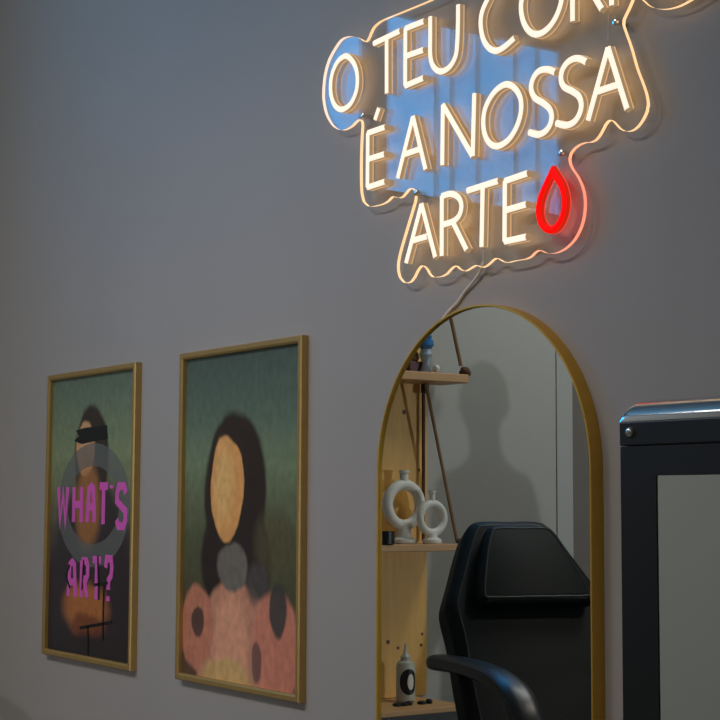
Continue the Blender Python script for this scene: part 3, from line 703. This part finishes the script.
bm = bmesh.new(); lathe(bm, [(.09, .04), (.09, .30), (.055, .31), (.055, .54)], (.40, 0, 0), 24); obj('pedestal', bm, chrome, ch, True)
bm = bmesh.new(); lathe(bm, [(.31, 0), (.31, .02), (.26, .04), (.10, .055)], (.40, 0, 0), 40); obj('base_plate', bm, chrome, ch, True)

# ------------------------------------------------------------------ the person whose shadow falls on the left wall
def person(loc, rz, label):
    J = {'pelvis': (0, 0, .95), 'waist': (0, .0, 1.08), 'chest': (0, 0, 1.30), 'neckb': (0, .01, 1.50), 'neck': (0, .0, 1.57), 'head': (0, -.01, 1.66), 'crown': (0, 0, 1.745),
         'shL': (.18, 0, 1.425), 'elL': (.235, .02, 1.15), 'wrL': (.215, -.09, .92), 'shR': (-.18, 0, 1.425), 'elR': (-.235, .02, 1.15), 'wrR': (-.215, -.09, .92),
         'hiL': (.095, 0, .90), 'knL': (.105, -.01, .50), 'anL': (.11, .02, .09), 'toL': (.12, -.15, .04), 'hiR': (-.095, 0, .90), 'knR': (-.105, -.01, .50), 'anR': (-.11, .02, .09), 'toR': (-.12, -.15, .04)}
    R = {'pelvis': (.17, .12), 'waist': (.155, .115), 'chest': (.18, .13), 'neckb': (.055, .05), 'neck': (.055, .055), 'head': (.070, .078), 'crown': (.05, .06), 'shL': (.075,)*2, 'elL': (.050,)*2, 'wrL': (.032,)*2,
         'hiL': (.105,)*2, 'knL': (.072,)*2, 'anL': (.052,)*2, 'toL': (.038, .034)}
    E = [('pelvis', 'waist'), ('waist', 'chest'), ('chest', 'neckb'), ('neckb', 'neck'), ('neck', 'head'), ('head', 'crown'), ('chest', 'shL'), ('shL', 'elL'), ('elL', 'wrL'), ('chest', 'shR'), ('shR', 'elR'), ('elR', 'wrR'),
         ('pelvis', 'hiL'), ('hiL', 'knL'), ('knL', 'anL'), ('anL', 'toL'), ('pelvis', 'hiR'), ('hiR', 'knR'), ('knR', 'anR'), ('anR', 'toR')]
    for s in 'LR':
        sg = 1 if s == 'L' else -1; w_ = J['wr'+s]
        J['pa'+s] = (w_[0], w_[1]-.03, w_[2]-.075); E.append(('wr'+s, 'pa'+s)); R['paL'] = (.022, .034)
        for k in range(4):
            a, b = 'f%d%s' % (k, s), 'g%d%s' % (k, s); off = (k-1.5)*.019
            J[a] = (w_[0], w_[1]-.045+off, w_[2]-.12); J[b] = (w_[0]-sg*.015, w_[1]-.055+off, w_[2]-.165+.008*abs(k-1)); E += [('pa'+s, a), (a, b)]; R[a] = R[b] = (.0085,)*2
        a, b = 't0'+s, 't1'+s; J[a] = (w_[0]-sg*.012, w_[1]-.065, w_[2]-.05); J[b] = (w_[0]-sg*.02, w_[1]-.09, w_[2]-.095); E += [('wr'+s, a), (a, b)]; R[a] = R[b] = (.0095,)*2
    J = {k: tuple(c*1.03 for c in v) for k, v in J.items()}
    names = list(J); me = bpy.data.meshes.new('body'); me.from_pydata([J[k] for k in names], [(names.index(a), names.index(b)) for a, b in E], [])
    root = empty('person', loc, rz, label=label, cat='person')
    o = bpy.data.objects.new('body', me); sc.collection.objects.link(o); o.parent = root
    m = o.modifiers.new('skin', 'SKIN'); m.branch_smoothing = .4; m.use_smooth_shade = True
    for i, k in enumerate(names):
        r = R.get(k) or R.get(k[:-1]+'L') or (.01, .01); me.skin_vertices[0].data[i].radius = (r[0], r[-1]); me.skin_vertices[0].data[i].use_root = (k == 'pelvis')
    sd = o.modifiers.new('sub', 'SUBSURF'); sd.levels = 1; sd.render_levels = 2
    skin = mat('skin', (.48, .27, .18, 1), .55); me.materials.append(skin)
    # dark long-sleeved top and trousers: skin only above the collar and beyond the cuffs
    n = skin.node_tree; tc_ = n.nodes.new('ShaderNodeTexCoord'); sx = n.nodes.new('ShaderNodeSeparateXYZ'); n.links.new(tc_.outputs['Object'], sx.inputs[0])
    ab = n.nodes.new('ShaderNodeMath'); ab.operation = 'ABSOLUTE'; n.links.new(sx.outputs['X'], ab.inputs[0])
    g1 = n.nodes.new('ShaderNodeMath'); g1.operation = 'GREATER_THAN'; g1.inputs[1].default_value = 1.545; n.links.new(sx.outputs['Z'], g1.inputs[0])
    g2 = n.nodes.new('ShaderNodeMath'); g2.operation = 'GREATER_THAN'; g2.inputs[1].default_value = .182; n.links.new(ab.outputs[0], g2.inputs[0])
    g3 = n.nodes.new('ShaderNodeMath'); g3.operation = 'LESS_THAN'; g3.inputs[1].default_value = .94; n.links.new(sx.outputs['Z'], g3.inputs[0])
    m1 = n.nodes.new('ShaderNodeMath'); m1.operation = 'MULTIPLY'; n.links.new(g2.outputs[0], m1.inputs[0]); n.links.new(g3.outputs[0], m1.inputs[1]); g4 = n.nodes.new('ShaderNodeMath'); g4.operation = 'GREATER_THAN'; g4.inputs[1].default_value = .735; n.links.new(sx.outputs['Z'], g4.inputs[0]); m3 = n.nodes.new('ShaderNodeMath'); m3.operation = 'MULTIPLY'; n.links.new(m1.outputs[0], m3.inputs[0]); n.links.new(g4.outputs[0], m3.inputs[1])
    m2 = n.nodes.new('ShaderNodeMath'); m2.operation = 'MAXIMUM'; n.links.new(g1.outputs[0], m2.inputs[0]); n.links.new(m3.outputs[0], m2.inputs[1])
    mx_ = n.nodes.new('ShaderNodeMix'); mx_.data_type = 'RGBA'; mx_.inputs['A'].default_value = (.035, .035, .04, 1); mx_.inputs['B'].default_value = (.48, .27, .18, 1)
    n.links.new(m2.outputs[0], mx_.inputs['Factor']); n.links.new(mx_.outputs['Result'], n.nodes['Principled BSDF'].inputs['Base Color'])
    hc = (0, -.008, 1.775)
    bm = bmesh.new(); ball(bm, hc, .098, (.86, 1.02, 1.20), 28); obj('face', bm, mat('face_skin', (.48, .27, .18, 1), .55), root, True)
    hairm = mat('dark_hair', (.02, .014, .01, 1), .7, noise=.3, nscale=80, bump=.4, bscale=160)
    bm = bmesh.new(); t = bmesh.new(); bmesh.ops.create_uvsphere(t, u_segments=28, v_segments=20, radius=.106)
    bmesh.ops.delete(t, geom=[v for v in t.verts if v.co.z < .03 and v.co.y < -.02 or v.co.z < -.06], context='VERTS')
    merge(bm, t, 0, Matrix.Translation((0, .006, 1.785)) @ Matrix.Diagonal((.90, 1.02, 1.16, 1))); obj('hair', bm, hairm, root, True)
    bm = bmesh.new(); tube(bm, [(0, -.104, 1.790), (0, -.118, 1.765), (0, -.128, 1.748), (0, -.106, 1.740)], [.006, .009, .013, .010], 10); obj('nose', bm, mat('face_skin', (.48, .27, .18, 1), .55), root, True)
    bm = bmesh.new(); tube(bm, [(-.024, -.094, 1.712), (0, -.103, 1.711), (.024, -.094, 1.712)], [.003, .006, .003], 8); obj('mouth', bm, mat('lips', (.35, .12, .10, 1), .5), root, True)
    for sg in (1, -1):
        bm = bmesh.new(); ball(bm, (sg*.031, -.094, 1.787), .012, (1.2, .6, .7)); obj('eye', bm, mat('eye_dark', (.03, .02, .015, 1), .2), root, True)
        bm = bmesh.new(); tube(bm, [(sg*.014, -.103, 1.805), (sg*.032, -.102, 1.810), (sg*.05, -.090, 1.805)], .003, 6); obj('eyebrow', bm, hairm, root, True)
        bm = bmesh.new(); ball(bm, (sg*.087, 0, 1.768), .026, (.35, .7, 1.15)); obj('ear', bm, mat('face_skin', (.48, .27, .18, 1), .55), root, True)
    hm = Matrix.Translation((0, 0, 1.655)) @ Matrix.Diagonal((.79, .80, .90, 1)) @ Matrix.Translation((0, 0, -1.715))
    for c_ in root.children:
        if c_ is not o: c_.data.transform(hm)
    return root
tS = Vector((XL, -2.12, 0)); lm = Vector(LAMP); kk = .757
person((lm.x+(tS.x-lm.x)*kk, lm.y+(tS.y-lm.y)*kk, 0), math.radians(115), 'person in dark clothes standing in the room behind the chair')
